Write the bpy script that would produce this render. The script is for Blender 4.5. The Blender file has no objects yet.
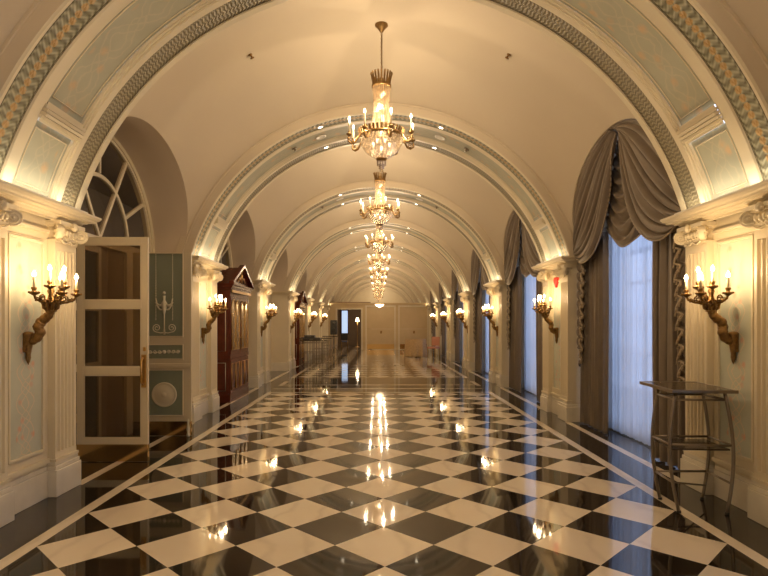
import bpy, math, random
from math import sin, cos, pi, radians, sqrt, asin, atan2
from mathutils import Vector, Matrix
random.seed(7)
S = bpy.context.scene
COL = S.collection

# ------------------------------------------------------------------ camera
cd = bpy.data.cameras.new('camera'); cam = bpy.data.objects.new('camera', cd); COL.objects.link(cam)
cam.location = (-0.047, 0, 1.6); cam.rotation_euler = (radians(90), 0, -0.011)
cd.sensor_width = 36; cd.lens = 558.5/768*36; cd.shift_y = (323.3-288)/768; cd.clip_start = .05; cd.clip_end = 300
S.camera = cam

# ------------------------------------------------------------------ world, exposure, daylight
w = bpy.data.worlds.new('world'); S.world = w; w.use_nodes = True
w.node_tree.nodes['Background'].inputs[0].default_value = (0.42, 0.53, 0.82, 1)
w.node_tree.nodes['Background'].inputs[1].default_value = 3.6
S.view_settings.view_transform = 'Standard'; S.view_settings.look = 'None'
S.view_settings.gamma = 1; S.view_settings.use_curve_mapping = False
S.view_settings.exposure = 0.27
S.cycles.caustics_reflective = False; S.cycles.caustics_refractive = False
S.cycles.max_bounces = 8; S.cycles.diffuse_bounces = 4; S.cycles.glossy_bounces = 4; S.cycles.transparent_max_bounces = 16
S.cycles.sample_clamp_indirect = 4; S.cycles.use_denoising = True
WARM = (1.0, 0.76, 0.50)
AMBER = (1.0, 0.68, 0.36)
SCONCE_W, CHAND_W, COVE_W, CRYSTAL_W = 4.8, 80.0, 2.7, 1.6

def lamp(name, kind, loc, power, color, size=.03, rot=None, size_y=None, parent=None):
    l = bpy.data.lights.new(name, kind); l.energy = power; l.color = color
    if kind == 'AREA':
        l.shape = 'RECTANGLE'; l.size = size; l.size_y = size_y or size
    else: l.shadow_soft_size = size
    o = bpy.data.objects.new(name, l); o.location = loc
    if rot: o.rotation_euler = rot
    COL.objects.link(o)
    if parent: o.parent = parent
    return o

# pier and bay rhythm along the corridor
P0, PITCH, HW = 4.865, 4.85, .715
def yc(k): return P0 + PITCH*k          # pier centres, k = -1 .. 11
def yb(k): return yc(k) + PITCH/2       # bay centres
BH = PITCH/2 - HW                       # half width of a bay opening
AZ, AR, VR = 1.82, 3.15, 3.30           # arch centre height, soffit radius, vault radius
WX, BX = 3.03, 3.62                     # pilaster face, bay back plane
SPR = 2.66
ENDY = 33.95
for k in range(-1, 10):                 # cove uplights lying on the cornices
    for s in (-1, 1):
        lamp('cove_lamp', 'AREA', (s*2.93, yc(k), SPR+.035), COVE_W, (1.0, .84, .60), 1.3, (0, radians(-8)*s, radians(0)), .05).rotation_euler = (radians(180), radians(8)*s, 0)
        COL.objects[-1].data.size = .05; COL.objects[-1].data.size_y = 1.3

# ------------------------------------------------------------------ materials
def mat(name): 
    m = bpy.data.materials.new(name); m.use_nodes = True; return m
class NT:
    def __init__(s, name):
        s.m = mat(name); s.t = s.m.node_tree; s.n = s.t.nodes; s.l = s.t.links; s.b = s.n['Principled BSDF']; s.out = s.n['Material Output']
    def node(s, typ, **kw):
        n = s.n.new(typ)
        for k, v in kw.items(): setattr(n, k, v)
        return n
    def put(s, inp, v):
        if hasattr(v, 'is_output') or isinstance(v, bpy.types.NodeSocket): s.l.new(v, inp)
        else: inp.default_value = v
    def math(s, op, a, b=0.0, c=None):
        n = s.node('ShaderNodeMath', operation=op); s.put(n.inputs[0], a); s.put(n.inputs[1], b)
        if c is not None: s.put(n.inputs[2], c)
        return n.outputs[0]
    def mix(s, f, a, b):
        n = s.node('ShaderNodeMix', data_type='RGBA'); s.put(n.inputs[0], f)
        s.put(n.inputs[6], a if not isinstance(a, tuple) else (*a, 1)); s.put(n.inputs[7], b if not isinstance(b, tuple) else (*b, 1)); return n.outputs[2]
    def noise(s, scale, detail=3, vec=None):
        n = s.node('ShaderNodeTexNoise'); n.inputs['Scale'].default_value = scale; n.inputs['Detail'].default_value = detail
        if vec is not None: s.l.new(vec, n.inputs['Vector'])
        return n.outputs['Fac']
    def pos(s):
        g = s.node('ShaderNodeNewGeometry'); x = s.node('ShaderNodeSeparateXYZ'); s.l.new(g.outputs['Position'], x.inputs[0]); return g.outputs['Position'], x.outputs
    def uv(s):
        g = s.node('ShaderNodeTexCoord'); x = s.node('ShaderNodeSeparateXYZ'); s.l.new(g.outputs['UV'], x.inputs[0]); return g.outputs['UV'], x.outputs
    def band(s, x, a, b):     # 1 where a < x < b
        return s.math('MULTIPLY', s.math('GREATER_THAN', x, a), s.math('LESS_THAN', x, b))
    def bump(s, h, dist=.01, strength=1.0):
        n = s.node('ShaderNodeBump'); n.inputs['Distance'].default_value = dist; n.inputs['Strength'].default_value = strength
        s.l.new(h, n.inputs['Height']); s.l.new(n.outputs[0], s.b.inputs['Normal'])
def simple(name, col, rough=.6, metal=0.0, var=.06, scale=3.0, bump=0.0, spec=.5):
    t = NT(name); p, _ = t.pos(); f = t.noise(scale, 4, p)
    c2 = tuple(max(0, c*(1-var*2)) for c in col); c1 = tuple(min(1, c*(1+var)) for c in col)
    t.put(t.b.inputs['Base Color'], t.mix(f, c2, c1))
    t.b.inputs['Roughness'].default_value = rough; t.b.inputs['Metallic'].default_value = metal
    t.b.inputs['Specular IOR Level'].default_value = spec
    if bump: t.bump(t.noise(scale*12, 4, p), bump)
    return t.m
M = {}
M['plaster'] = simple('vault_plaster', (.63, .54, .405), .75, var=.03, scale=1.2, spec=.2)
M['soffit'] = simple('grey_plaster', (.64, .54, .41), .8, var=.04, scale=1.5, spec=.2)
M['cream'] = simple('cream_paint', (.74, .65, .47), .42, var=.04)
M['endpaint'] = simple('golden_paint', (.56, .42, .235), .5, var=.05)
M['creamdk'] = simple('door_paint', (.66, .57, .40), .4, var=.04)
M['marble'] = simple('white_marble', (.80, .735, .60), .22, var=.1, scale=5)
M['bronze'] = simple('aged_bronze', (.34, .20, .075), .38, 1.0, var=.35, scale=40, bump=.002)
M['gold'] = simple('gilt_brass', (.60, .38, .14), .36, 1.0, var=.15, scale=30)
M['antique'] = simple('antique_gold', (.36, .225, .09), .42, 1.0, var=.3, scale=40)
M['brass'] = simple('brass_kickplate', (.62, .42, .19), .12, 1.0, var=.05)
M['wood'] = simple('mahogany', (.13, .028, .014), .22, var=.3, scale=9)
M['black'] = simple('black_plastic', (.02, .02, .022), .35)
M['steel'] = simple('grey_metal', (.30, .25, .19), .32, .85, var=.1)
M['shelf'] = simple('dark_tabletop', (.10, .075, .05), .18, .2, var=.2)
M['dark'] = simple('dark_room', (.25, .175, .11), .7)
M['bluedoor'] = simple('slate_blue_paint', (.245, .275, .205), .5, var=.08)
M['relief'] = simple('cream_relief', (.70, .64, .48), .5)
M['cloth'] = simple('gold_tablecloth', (.55, .38, .20), .7, var=.2, scale=14)
M['pink'] = simple('pink_upholstery', (.52, .24, .16), .7)
M['white'] = simple('white_plastic', (.8, .76, .68), .4)
M['red'] = simple('red_plastic', (.75, .03, .02), .35)
M['candle'] = simple('candle_sleeve', (.85, .72, .48), .5)
M['panelgold'] = simple('gold_reflection_glass', (.50, .34, .14), .25, .7, var=.3, scale=6)  # gold light reflected by the cabinet glass is put into this colour

def bulbmat(name, col, st):     # clear glowing bulb: gives off light and lets its filament's light through
    t = NT(name); e = t.node('ShaderNodeEmission'); e.inputs[0].default_value = (*col, 1); e.inputs[1].default_value = st
    tr = t.node('ShaderNodeBsdfTransparent'); a = t.node('ShaderNodeAddShader'); t.l.new(e.outputs[0], a.inputs[0]); t.l.new(tr.outputs[0], a.inputs[1])
    t.l.new(a.outputs[0], t.out.inputs[0]); t.m.cycles.emission_sampling = 'NONE'; return t.m
def emis(name, col, st):
    t = NT(name); t.b.inputs['Emission Color'].default_value = (*col, 1); t.b.inputs['Emission Strength'].default_value = st
    t.b.inputs['Base Color'].default_value = (*col, 1); t.m.cycles.emission_sampling = 'NONE'; return t.m
M['bulb'] = bulbmat('flame_bulb', (1, .74, .42), 14)
M['glowbulb'] = bulbmat('crystal_inner_bulb', (1, .72, .40), 3)
M['downlight'] = emis('downlight_lens', (1, .86, .62), 12)
M['farwindow'] = emis('lit_window', (.45, .58, .80), .9)

def glassy(name, tint, gl=.12, rough=.02):
    t = NT(name); tr = t.node('ShaderNodeBsdfTransparent'); tr.inputs[0].default_value = (*tint, 1)
    g = t.node('ShaderNodeBsdfGlossy'); g.inputs['Roughness'].default_value = rough
    lw = t.node('ShaderNodeLayerWeight'); lw.inputs[0].default_value = .35
    f = t.math('ADD', t.math('MULTIPLY', lw.outputs['Fresnel'], .5), gl*.5)
    mx = t.node('ShaderNodeMixShader'); t.l.new(f, mx.inputs[0]); t.l.new(tr.outputs[0], mx.inputs[1]); t.l.new(g.outputs[0], mx.inputs[2])
    t.l.new(mx.outputs[0], t.out.inputs[0]); return t.m
M['glass'] = glassy('tinted_pane', (.60, .52, .42))
M['clearglass'] = glassy('clear_pane', (.92, .95, .97))
def crystal():
    t = NT('crystal'); tr = t.node('ShaderNodeBsdfTransparent'); tr.inputs[0].default_value = (1, .96, .90, 1)
    tl = t.node('ShaderNodeBsdfTranslucent'); tl.inputs[0].default_value = (.85, .72, .54, 1)
    g = t.node('ShaderNodeBsdfGlossy'); g.inputs['Roughness'].default_value = .12; g.inputs[0].default_value = (1, .95, .88, 1)
    a = t.node('ShaderNodeMixShader'); a.inputs[0].default_value = .45; t.l.new(tl.outputs[0], a.inputs[1]); t.l.new(g.outputs[0], a.inputs[2])
    b = t.node('ShaderNodeMixShader'); b.inputs[0].default_value = .5; t.l.new(tr.outputs[0], b.inputs[1]); t.l.new(a.outputs[0], b.inputs[2])
    t.l.new(b.outputs[0], t.out.inputs[0]); return t.m
M['crystal'] = crystal()
def cloth_sheer():
    t = NT('sheer_voile'); p, x = t.pos()
    d = t.node('ShaderNodeBsdfDiffuse'); d.inputs[0].default_value = (.82, .84, .88, 1)
    tl = t.node('ShaderNodeBsdfTranslucent'); tl.inputs[0].default_value = (.86, .88, .92, 1)
    tr = t.node('ShaderNodeBsdfTransparent')
    a = t.node('ShaderNodeMixShader'); a.inputs[0].default_value = .62; t.l.new(d.outputs[0], a.inputs[1]); t.l.new(tl.outputs[0], a.inputs[2])
    b = t.node('ShaderNodeMixShader'); b.inputs[0].default_value = .18; t.l.new(a.outputs[0], b.inputs[1]); t.l.new(tr.outputs[0], b.inputs[2])
    t.l.new(b.outputs[0], t.out.inputs[0]); return t.m
M['sheer'] = cloth_sheer()
def velvet():
    t = NT('taupe_velvet'); p, _ = t.pos()
    t.put(t.b.inputs['Base Color'], t.mix(t.noise(6, 4, p), (.15, .115, .082), (.21, .165, .12)))
    t.b.inputs['Roughness'].default_value = .55; t.b.inputs['Sheen Weight'].default_value = .2; t.b.inputs['Sheen Roughness'].default_value = .4
    t.b.inputs['Sheen Tint'].default_value = (.9, .8, .65, 1)
    t.bump(t.noise(300, 2, p), .0008); return t.m
M['velvet'] = velvet()
M['fringe'] = simple('beige_fringe', (.42, .33, .22), .7, var=.3, scale=80)

def floor_mat():
    t = NT('polished_stone_floor'); p, x = t.pos(); X, Y = x[0], x[1]
    d2 = .356*2
    yy = t.math('SUBTRACT', Y, 3.673)
    a = t.math('FLOOR', t.math('DIVIDE', t.math('ADD', X, yy), d2))
    b = t.math('FLOOR', t.math('DIVIDE', t.math('SUBTRACT', X, yy), d2))
    par = t.math('GREATER_THAN', t.math('ABSOLUTE', t.math('MODULO', t.math('ADD', a, b), 2.0)), .5)
    aX = t.math('ABSOLUTE', X)
    f1 = t.math('LESS_THAN', Y, 12.86); f2 = t.math('GREATER_THAN', Y, 16.46)
    field = t.math('MULTIPLY', t.math('LESS_THAN', aX, 2.492), t.math('ADD', f1, f2))
    chk = t.math('MULTIPLY', par, field)
    gap = t.math('ADD', t.band(Y, 13.0, 14.3), t.band(Y, 15.4, 16.4))
    strip = t.math('MULTIPLY', t.band(aX, 2.492, 2.60), t.math('SUBTRACT', 1.0, gap))
    bay = t.math('PINGPONG', t.math('SUBTRACT', Y, P0), PITCH/2)   # 0 at pier centre
    outer = t.math('MULTIPLY', t.band(aX, 2.975, 3.075), t.math('GREATER_THAN', bay, .70))
    cross = None
    for y0, y1 in ((12.89, 13.0), (13.62, 13.72), (14.45, 14.55), (16.36, 16.46)):
        c = t.band(Y, y0, y1); cross = c if cross is None else t.math('ADD', cross, c)
    cross = t.math('MULTIPLY', cross, t.math('LESS_THAN', aX, 2.6))
    wht = t.math('MINIMUM', t.math('ADD', t.math('ADD', chk, strip), t.math('ADD', outer, cross)), 1.0)
    # veins and per-tile tone
    cell = t.node('ShaderNodeCombineXYZ'); t.l.new(a, cell.inputs[0]); t.l.new(b, cell.inputs[1])
    wn = t.node('ShaderNodeTexWhiteNoise', noise_dimensions='3D'); t.l.new(cell.outputs[0], wn.inputs['Vector'])
    n1 = t.noise(2.3, 6, p)
    wave = t.node('ShaderNodeTexWave'); wave.inputs['Scale'].default_value = .9; wave.inputs['Distortion'].default_value = 9; wave.inputs['Detail'].default_value = 4; t.l.new(p, wave.inputs['Vector'])
    vein = t.math('POWER', wave.outputs['Fac'], 10.0)
    wc = t.mix(n1, (.82, .70, .53), (.92, .83, .67))
    wc = t.mix(t.math('MULTIPLY', wn.outputs['Value'], .35), wc, (.60, .49, .36))
    wc = t.mix(t.math('MULTIPLY', vein, .25), wc, (.50, .40, .30))
    bc = t.mix(n1, (.010, .007, .005), (.028, .020, .013))
    t.put(t.b.inputs['Base Color'], t.mix(wht, bc, wc))
    t.b.inputs['Roughness'].default_value = .045; t.b.inputs['IOR'].default_value = 1.55
    t.b.inputs['Specular IOR Level'].default_value = .62
    t.bump(t.noise(1.6, 2, p), .0012, .6)
    return t.m
M['floor'] = floor_mat()

def ornament(name, period, flower, dark, light):
    t = NT(name); uv, x = t.uv(); U, V = x[0], x[1]      # U metres along, V 0..1 across
    v = t.math('ABSOLUTE', t.math('SUBTRACT', V, .5)); up = t.math('DIVIDE', U, period)
    bend = t.math('ADD', t.math('MULTIPLY', v, 2.4), t.math('MULTIPLY', t.math('SINE', t.math('MULTIPLY', v, 15.0)), .30))
    wv = t.math('ADD', t.math('MULTIPLY', t.math('SINE', t.math('MULTIPLY', t.math('ADD', up, bend), 2*pi)), .5), .5)
    wv2 = t.math('ADD', t.math('MULTIPLY', t.math('SINE', t.math('MULTIPLY', t.math('SUBTRACT', t.math('MULTIPLY', up, 2.0), t.math('MULTIPLY', v, 5.5)), 2*pi)), .5), .5)
    nz = t.noise(60, 3, uv)
    h = t.math('ADD', t.math('MULTIPLY', wv, .6), t.math('ADD', t.math('MULTIPLY', wv2, .2), t.math('MULTIPLY', nz, .2)))
    c = t.mix(h, dark, light)
    if flower:
        fu = t.math('MULTIPLY', t.math('SUBTRACT', t.math('FRACT', up), .5), period); fv = t.math('MULTIPLY', v, .265)
        d = t.math('SQRT', t.math('ADD', t.math('MULTIPLY', fu, fu), t.math('MULTIPLY', fv, fv)))
        d = t.math('ADD', d, t.math('MULTIPLY', t.math('SUBTRACT', nz, .5), .03))
        c = t.mix(t.math('MULTIPLY', t.math('LESS_THAN', d, .032), .75), c, (.56, .33, .11))
    c = t.mix(t.math('GREATER_THAN', v, .45), c, (.13, .095, .05))
    c = t.mix(t.band(v, .40, .43), c, (.10, .08, .04))
    t.put(t.b.inputs['Base Color'], c); t.b.inputs['Roughness'].default_value = .5
    t.bump(h, .012, .8); return t.m
M['ornA'] = ornament('carved_leaf_band', .072, True, (.105, .095, .05), (.44, .42, .29))
M['ornB'] = ornament('carved_laurel_band', .040, False, (.13, .10, .05), (.36, .31, .19))

def painted(name, base, vine, pink, period, amp, vs=.5):
    t = NT(name); uv, x = t.uv()      # metres, V centred on 0
    wn = t.node('ShaderNodeTexNoise'); wn.inputs['Scale'].default_value = 7; wn.inputs['Detail'].default_value = 2; t.l.new(uv, wn.inputs['Vector'])
    U, V = x[0], t.math('ABSOLUTE', x[1]); wob = t.math('MULTIPLY', t.math('SUBTRACT', wn.outputs['Fac'], .5), amp*.9)
    s1 = t.math('ADD', t.math('MULTIPLY', t.math('ABSOLUTE', t.math('SINE', t.math('MULTIPLY', U, pi/period))), amp), wob)
    s2 = t.math('ADD', t.math('MULTIPLY', t.math('ABSOLUTE', t.math('COSINE', t.math('MULTIPLY', U, 2*pi/period))), amp*.5), wob)
    d = t.math('MINIMUM', t.math('ABSOLUTE', t.math('SUBTRACT', V, s1)), t.math('ABSOLUTE', t.math('SUBTRACT', V, s2)))
    m1 = t.math('SUBTRACT', 1.0, t.math('MINIMUM', t.math('DIVIDE', d, amp*.10), 1.0))
    vo = t.node('ShaderNodeTexVoronoi'); vo.inputs['Scale'].default_value = 1/period*2.4; t.l.new(uv, vo.inputs['Vector'])
    fl = t.math('SUBTRACT', 1.0, t.math('MINIMUM', t.math('DIVIDE', vo.outputs['Distance'], .33), 1.0))
    fl = t.math('MULTIPLY', t.math('MULTIPLY', fl, t.math('LESS_THAN', V, amp*1.15)), t.noise(28, 4, uv))
    c = t.mix(t.noise(3.0, 6, uv), tuple(k*.82 for k in base), tuple(min(1, k*1.14) for k in base))
    c = t.mix(t.math('MULTIPLY', m1, vs), c, vine)
    c = t.mix(t.math('MINIMUM', t.math('MULTIPLY', fl, 2.4), .8), c, pink)
    t.put(t.b.inputs['Base Color'], c); t.b.inputs['Roughness'].default_value = .6; t.b.inputs['Specular IOR Level'].default_value = .25
    return t.m
M['paintsof'] = painted('painted_soffit_panel', (.45, .44, .335), (.62, .54, .38), (.62, .43, .25), .46, .15, .4)
M['paintwall'] = painted('painted_wall_panel', (.55, .56, .45), (.74, .60, .43), (.72, .38, .24), .26, .11, .95)

# ------------------------------------------------------------------ mesh builder
class MB:
    def __init__(s): s.v = []; s.f = []; s.mi = []; s.uv = {}; s.sm = []
    def face(s, idx, mi=0, uv=None, sm=False):
        s.f.append(idx); s.mi.append(mi); s.sm.append(sm)
        if uv: s.uv[len(s.f)-1] = uv
    def add(s, pts):
        b = len(s.v); s.v += [tuple(p) for p in pts]; return b
    def box(s, x0, x1, y0, y1, z0, z1, mi=0, ch=0):
        if x0 > x1: x0, x1 = x1, x0
        if y0 > y1: y0, y1 = y1, y0
        b = s.add([(x, y, z) for z in (z0, z1) for x, y in ((x0, y0), (x1, y0), (x1, y1), (x0, y1))])
        for q in ((0, 3, 2, 1), (4, 5, 6, 7), (0, 1, 5, 4), (1, 2, 6, 5), (2, 3, 7, 6), (3, 0, 4, 7)):
            s.face([b+i for i in q], mi)
        return s
    def obox(s, c, ax, half, mi=0):   # oriented box: centre, three axes, half sizes
        c = Vector(c); A = [Vector(a).normalized()*h for a, h in zip(ax, half)]
        b = s.add([c+A[0]*i+A[1]*j+A[2]*k for k in (-1, 1) for i, j in ((-1, -1), (1, -1), (1, 1), (-1, 1))])
        for q in ((0, 3, 2, 1), (4, 5, 6, 7), (0, 1, 5, 4), (1, 2, 6, 5), (2, 3, 7, 6), (3, 0, 4, 7)): s.face([b+i for i in q], mi)
        return s
    def bar(s, p, q, w, d, up=(1, 0, 0), mi=0):
        p, q = Vector(p), Vector(q); a = (q-p); L = a.length/2; u = Vector(up); r = a.cross(u)
        return s.obox((p+q)/2, (a, u, r), (L, d/2, w/2), mi)
    def tube(s, path, rad, n=8, mi=0, cap=True, closed=False):
        P = [Vector(p) for p in path]; N = len(P)
        R = rad if isinstance(rad, (list, tuple)) else [rad]*N
        b0 = len(s.v); ref = None
        for i in range(N):
            if closed: t = P[(i+1) % N]-P[i-1]
            else: t = P[min(i+1, N-1)]-P[max(i-1, 0)]
            t = t.normalized() if t.length > 1e-9 else Vector((0, 0, 1))
            if ref is None: ref = Vector((0, 0, 1)) if abs(t.z) < .9 else Vector((1, 0, 0))
            a = (ref - t*ref.dot(t)).normalized(); ref = a; c = t.cross(a)
            s.add([P[i]+(a*cos(2*pi*j/n)+c*sin(2*pi*j/n))*R[i] for j in range(n)])
        for i in range(N if closed else N-1):
            i2 = (i+1) % N
            for j in range(n):
                s.face([b0+i*n+j, b0+i*n+(j+1) % n, b0+i2*n+(j+1) % n, b0+i2*n+j], mi, sm=True)
        if cap and not closed:
            s.face([b0+j for j in range(n)][::-1], mi); s.face([b0+(N-1)*n+j for j in range(n)], mi)
        return s
    def lathe(s, prof, c=(0, 0, 0), n=16, mi=0, axis=(0, 0, 1), ov=1.0, sm=True):
        ax = Vector(axis).normalized(); ref = Vector((1, 0, 0)) if abs(ax.x) < .9 else Vector((0, 1, 0))
        a = (ref-ax*ref.dot(ax)).normalized(); b = ax.cross(a); c = Vector(c); b0 = len(s.v)
        for r, z in prof: s.add([c+ax*z+(a*cos(2*pi*j/n)+b*sin(2*pi*j/n)*ov)*r for j in range(n)])
        for i in range(len(prof)-1):
            for j in range(n): s.face([b0+i*n+j, b0+i*n+(j+1) % n, b0+(i+1)*n+(j+1) % n, b0+(i+1)*n+j], mi, sm=sm)
        if prof[0][0] > 1e-4: s.face([b0+j for j in range(n)][::-1], mi)
        if prof[-1][0] > 1e-4: s.face([b0+(len(prof)-1)*n+j for j in range(n)], mi)
        return s
    def ball(s, c, r, n=8, m=6, mi=0, sz=1.0):
        return s.lathe([(max(r*sin(pi*i/m), 1e-5), -r*sz*cos(pi*i/m)) for i in range(m+1)], c, n, mi)
    def grid(s, fn, nu, nv, mi=0, sm=True, uvfn=None, flip=False):
        b = s.add([fn(i/nu, j/nv) for i in range(nu+1) for j in range(nv+1)])
        for i in range(nu):
            for j in range(nv):
                q = [b+i*(nv+1)+j, b+(i+1)*(nv+1)+j, b+(i+1)*(nv+1)+j+1, b+i*(nv+1)+j+1]
                uv = [uvfn(i/nu, j/nv), uvfn((i+1)/nu, j/nv), uvfn((i+1)/nu, (j+1)/nv), uvfn(i/nu, (j+1)/nv)] if uvfn else None
                if flip: q = q[::-1]; uv = uv[::-1] if uv else None
                s.face(q, mi, uv, sm)
        return s
    def prism(s, poly, z0, z1, f=lambda x, y, z: (x, y, z), mi=0):
        n = len(poly); b = s.add([f(x, y, z0) for x, y in poly]+[f(x, y, z1) for x, y in poly])
        s.face([b+i for i in range(n)][::-1], mi); s.face([b+n+i for i in range(n)], mi)
        for i in range(n): s.face([b+i, b+(i+1) % n, b+n+(i+1) % n, b+n+i], mi)
        return s
    def build(s, name, mats, parent=None, solid=0, bevel=0, loc=None):
        me = bpy.data.meshes.new(name); me.from_pydata(s.v, [], s.f)
        for m in (mats if isinstance(mats, (list, tuple)) else [mats]): me.materials.append(M[m] if isinstance(m, str) else m)
        me.polygons.foreach_set('material_index', s.mi); me.polygons.foreach_set('use_smooth', s.sm)
        if s.uv:
            ul = me.uv_layers.new(name='UVMap')
            for pi_, uvs in s.uv.items():
                ls = me.polygons[pi_].loop_start
                for k, q in enumerate(uvs): ul.data[ls+k].uv = q
        me.update()
        o = bpy.data.objects.new(name, me); COL.objects.link(o)
        if parent: o.parent = parent
        if loc: o.location = loc
        if solid:
            m = o.modifiers.new('s', 'SOLIDIFY'); m.thickness = solid; m.offset = 0
        if bevel:
            m = o.modifiers.new('b', 'BEVEL'); m.width = bevel; m.segments = 2; m.limit_method = 'ANGLE'; m.angle_limit = radians(40)
        return o
def tag(o, label=None, cat=None, group=None, kind=None):
    if label: o['label'] = label
    if cat: o['category'] = cat
    if group: o['group'] = group
    if kind: o['kind'] = kind
    return o
def empty(name, loc=(0, 0, 0), rz=0, **kw):
    o = bpy.data.objects.new(name, None); COL.objects.link(o); o.location = loc; o.rotation_euler = (0, 0, rz); o.empty_display_size = .1
    return tag(o, **kw)
KIDS = {}
def copy_tree(o, parent=None):
    c = o.copy(); COL.objects.link(c); c.parent = parent
    for ch in [x for x in list(COL.objects) if x.parent == o]: copy_tree(ch, c)
    return c
ORD = ['first', 'second', 'third', 'fourth', 'fifth', 'sixth', 'seventh', 'eighth', 'ninth', 'tenth', 'eleventh', 'twelfth']
KMAX = 10    # arches go on beyond the end partition

# ------------------------------------------------------------------ the setting
m = MB(); m.box(-6, 6.5, -4.6, 60, -.12, 0); tag(m.build('floor', 'floor'), kind='structure')

def vault_pt(yr, z):      # x on the vault at height z, yr in -1..1 across the bay
    t = 1-yr*yr; zc = AZ+.73*t; a = VR+.25*t; b = VR-.35*t
    return a*sqrt(max(0, 1-((z-zc)/b)**2))
def lun(yr, rise=1.5): return SPR+rise*sqrt(max(0, 1-yr*yr))
m = MB()
for k in range(-2, KMAX):
    Y = yb(k)
    def vf(p, q):
        yr = -cos(pi*p); t = 1-yr*yr; zc = AZ+.73*t; a = VR+.25*t; b = VR-.35*t
        f0 = asin(min(1, (lun(yr)-zc)/b)); f = f0+(pi-2*f0)*q
        return (a*cos(f), Y+BH*yr, zc+b*sin(f))
    m.grid(vf, 32, 56)
    for s in (-1, 1):      # lunette reveals running back to the bay wall
        def lf(p, q):
            yr = -cos(pi*p); z = lun(yr); x = vault_pt(yr, z)
            return (s*(x+(BX+.10-x)*q), Y+BH*yr, z)
        m.grid(lf, 32, 3, mi=1 if s < 0 else 0)
tag(m.build('ceiling', ['plaster', 'soffit']), kind='structure')

# left bay walls, below and around the fanlights
def ring(m, Y, x0, x1, a0, b0, a1, b1, zc=SPR, n=40, mi=0):   # half-elliptic frame between two curves, thickness x0..x1
    def P(a, b, f, x): return (x, Y+a*cos(f), zc+b*sin(f))
    for i in range(n):
        f0, f1 = pi*i/n, pi*(i+1)/n
        q = [P(a0, b0, f0, x1), P(a0, b0, f1, x1), P(a1, b1, f1, x1), P(a1, b1, f0, x1)]
        r = [P(a0, b0, f0, x0), P(a0, b0, f1, x0), P(a1, b1, f1, x0), P(a1, b1, f0, x0)]
        b = m.add(q+r)
        for ff in ((0, 1, 2, 3), (7, 6, 5, 4), (0, 4, 5, 1), (2, 6, 7, 3)): m.face([b+j for j in ff], mi, sm=False)
m = MB()
NL = 7
for k in range(-2, 7):
    Y = yb(k); e = BH+.05
    if k in (0, 2):   # doorway in the wall
        d0, d1 = Y-.82, Y+.70
        m.box(-BX-.12, -BX, Y-e, d0, 0, SPR); m.box(-BX-.12, -BX, d1, Y+e, 0, SPR); m.box(-BX-.12, -BX, d0, d1, 2.60, SPR)
    else: m.box(-BX-.12, -BX, Y-e, Y+e, 0, SPR)
    ring(m, Y, -BX-.12, -BX, BH+.06, 1.60, 1.62, 1.45)
tag(m.build('wall_left', 'cream'), kind='structure')
m = MB()
for k in range(-2, 7):
    Y = yb(k); e = BH+.05
    m.box(BX+.06, BX+.2, Y-e, Y-1.18, 0, SPR); m.box(BX+.06, BX+.2, Y+1.18, Y+e, 0, SPR); m.box(BX+.06, BX+.2, Y-1.18, Y+1.18, 0, .10)
    ring(m, Y, BX+.06, BX+.2, BH+.06, 1.60, 1.18, 1.22)
for k in range(-2, 7):   # reveals on the pier flanks, floor level skirting
    pass
tag(m.build('wall_right', 'cream'), kind='structure')
m = MB(); m.box(-6, 6, -4.4, -4.3, 0, 5.6); tag(m.build('wall_back', 'cream'), kind='structure')
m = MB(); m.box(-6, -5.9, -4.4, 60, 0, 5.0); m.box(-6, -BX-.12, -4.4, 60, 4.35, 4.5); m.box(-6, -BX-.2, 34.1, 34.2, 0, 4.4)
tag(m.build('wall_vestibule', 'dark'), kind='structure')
m = MB()
for s in (-1, 1): m.box(s*BX, s*(BX+.1), yc(6), 60, 0, 4.3)
m.box(-4, 4, yc(KMAX)-.3, yc(KMAX)-.2, 0, 5.6)
tag(m.build('wall_far', 'cream'), kind='structure')

# ------------------------------------------------------------------ piers
def capital_mb(y):
    c = MB()
    c.box(-.07, .012, y-.185, y+.185, 2.315, 2.335)
    c.box(-.07, .03, y-.16, y+.16, 2.335, 2.45)
    c.box(-.07, .07, y-.215, y+.215, 2.468, 2.505)
    c.box(-.07, .05, y-.195, y+.195, 2.45, 2.47)
    for i in range(5): c.ball((.035, y-.10+.05*i, 2.405), .022, 8, 6, sz=1.5)      # egg moulding
    for i in range(6): c.ball((.035, y-.125+.05*i, 2.365), .010, 6, 4)
    for s in (-1, 1):
        d = Vector((1, s, 0)).normalized(); ctr = Vector((.035, y+s*.185, 2.405)); ax = Vector((-d.y, d.x, 0))
        R = .068
        c.lathe([(R*.93, -.028), (R, -.024), (R, .024), (R*.93, .028)], ctr, 20, axis=ax)
        for side in (-1, 1):
            sp = []
            for i in range(37):
                a = i/36*2*pi*2.1; r = R*.95*(1-i/36*.86)
                sp.append(ctr+ax*(.028*side)+d*r*cos(a)+Vector((0, 0, 1))*r*sin(a))
            c.tube(sp, .008, 5)
            c.ball(ctr+ax*.03*side, .014, 8, 5)
        c.tube([ctr+Vector((0, 0, .062)), ctr+Vector((-.01, -s*.06, .055)), ctr+Vector((-.01, -s*.13, .05))], [.014, .012, .01], 6)
        g = [Vector((.02, y+s*.14, 2.34))+Vector((.012, -s*.14*q, -.03*sin(pi*q))) for q in [i/8 for i in range(9)]]
        c.tube(g, .010, 5)
    c.ball((.08, y, 2.47), .035, 8, 6, sz=1.2)
    for i in range(5):
        a = radians(-60+30*i); c.bar((.075, y, 2.44), (.085, y+.05*sin(a), 2.44+.055*cos(a)), .018, .02)
    c.v = [(x, yy, z+.045) for x, yy, z in c.v]
    return c
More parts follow.
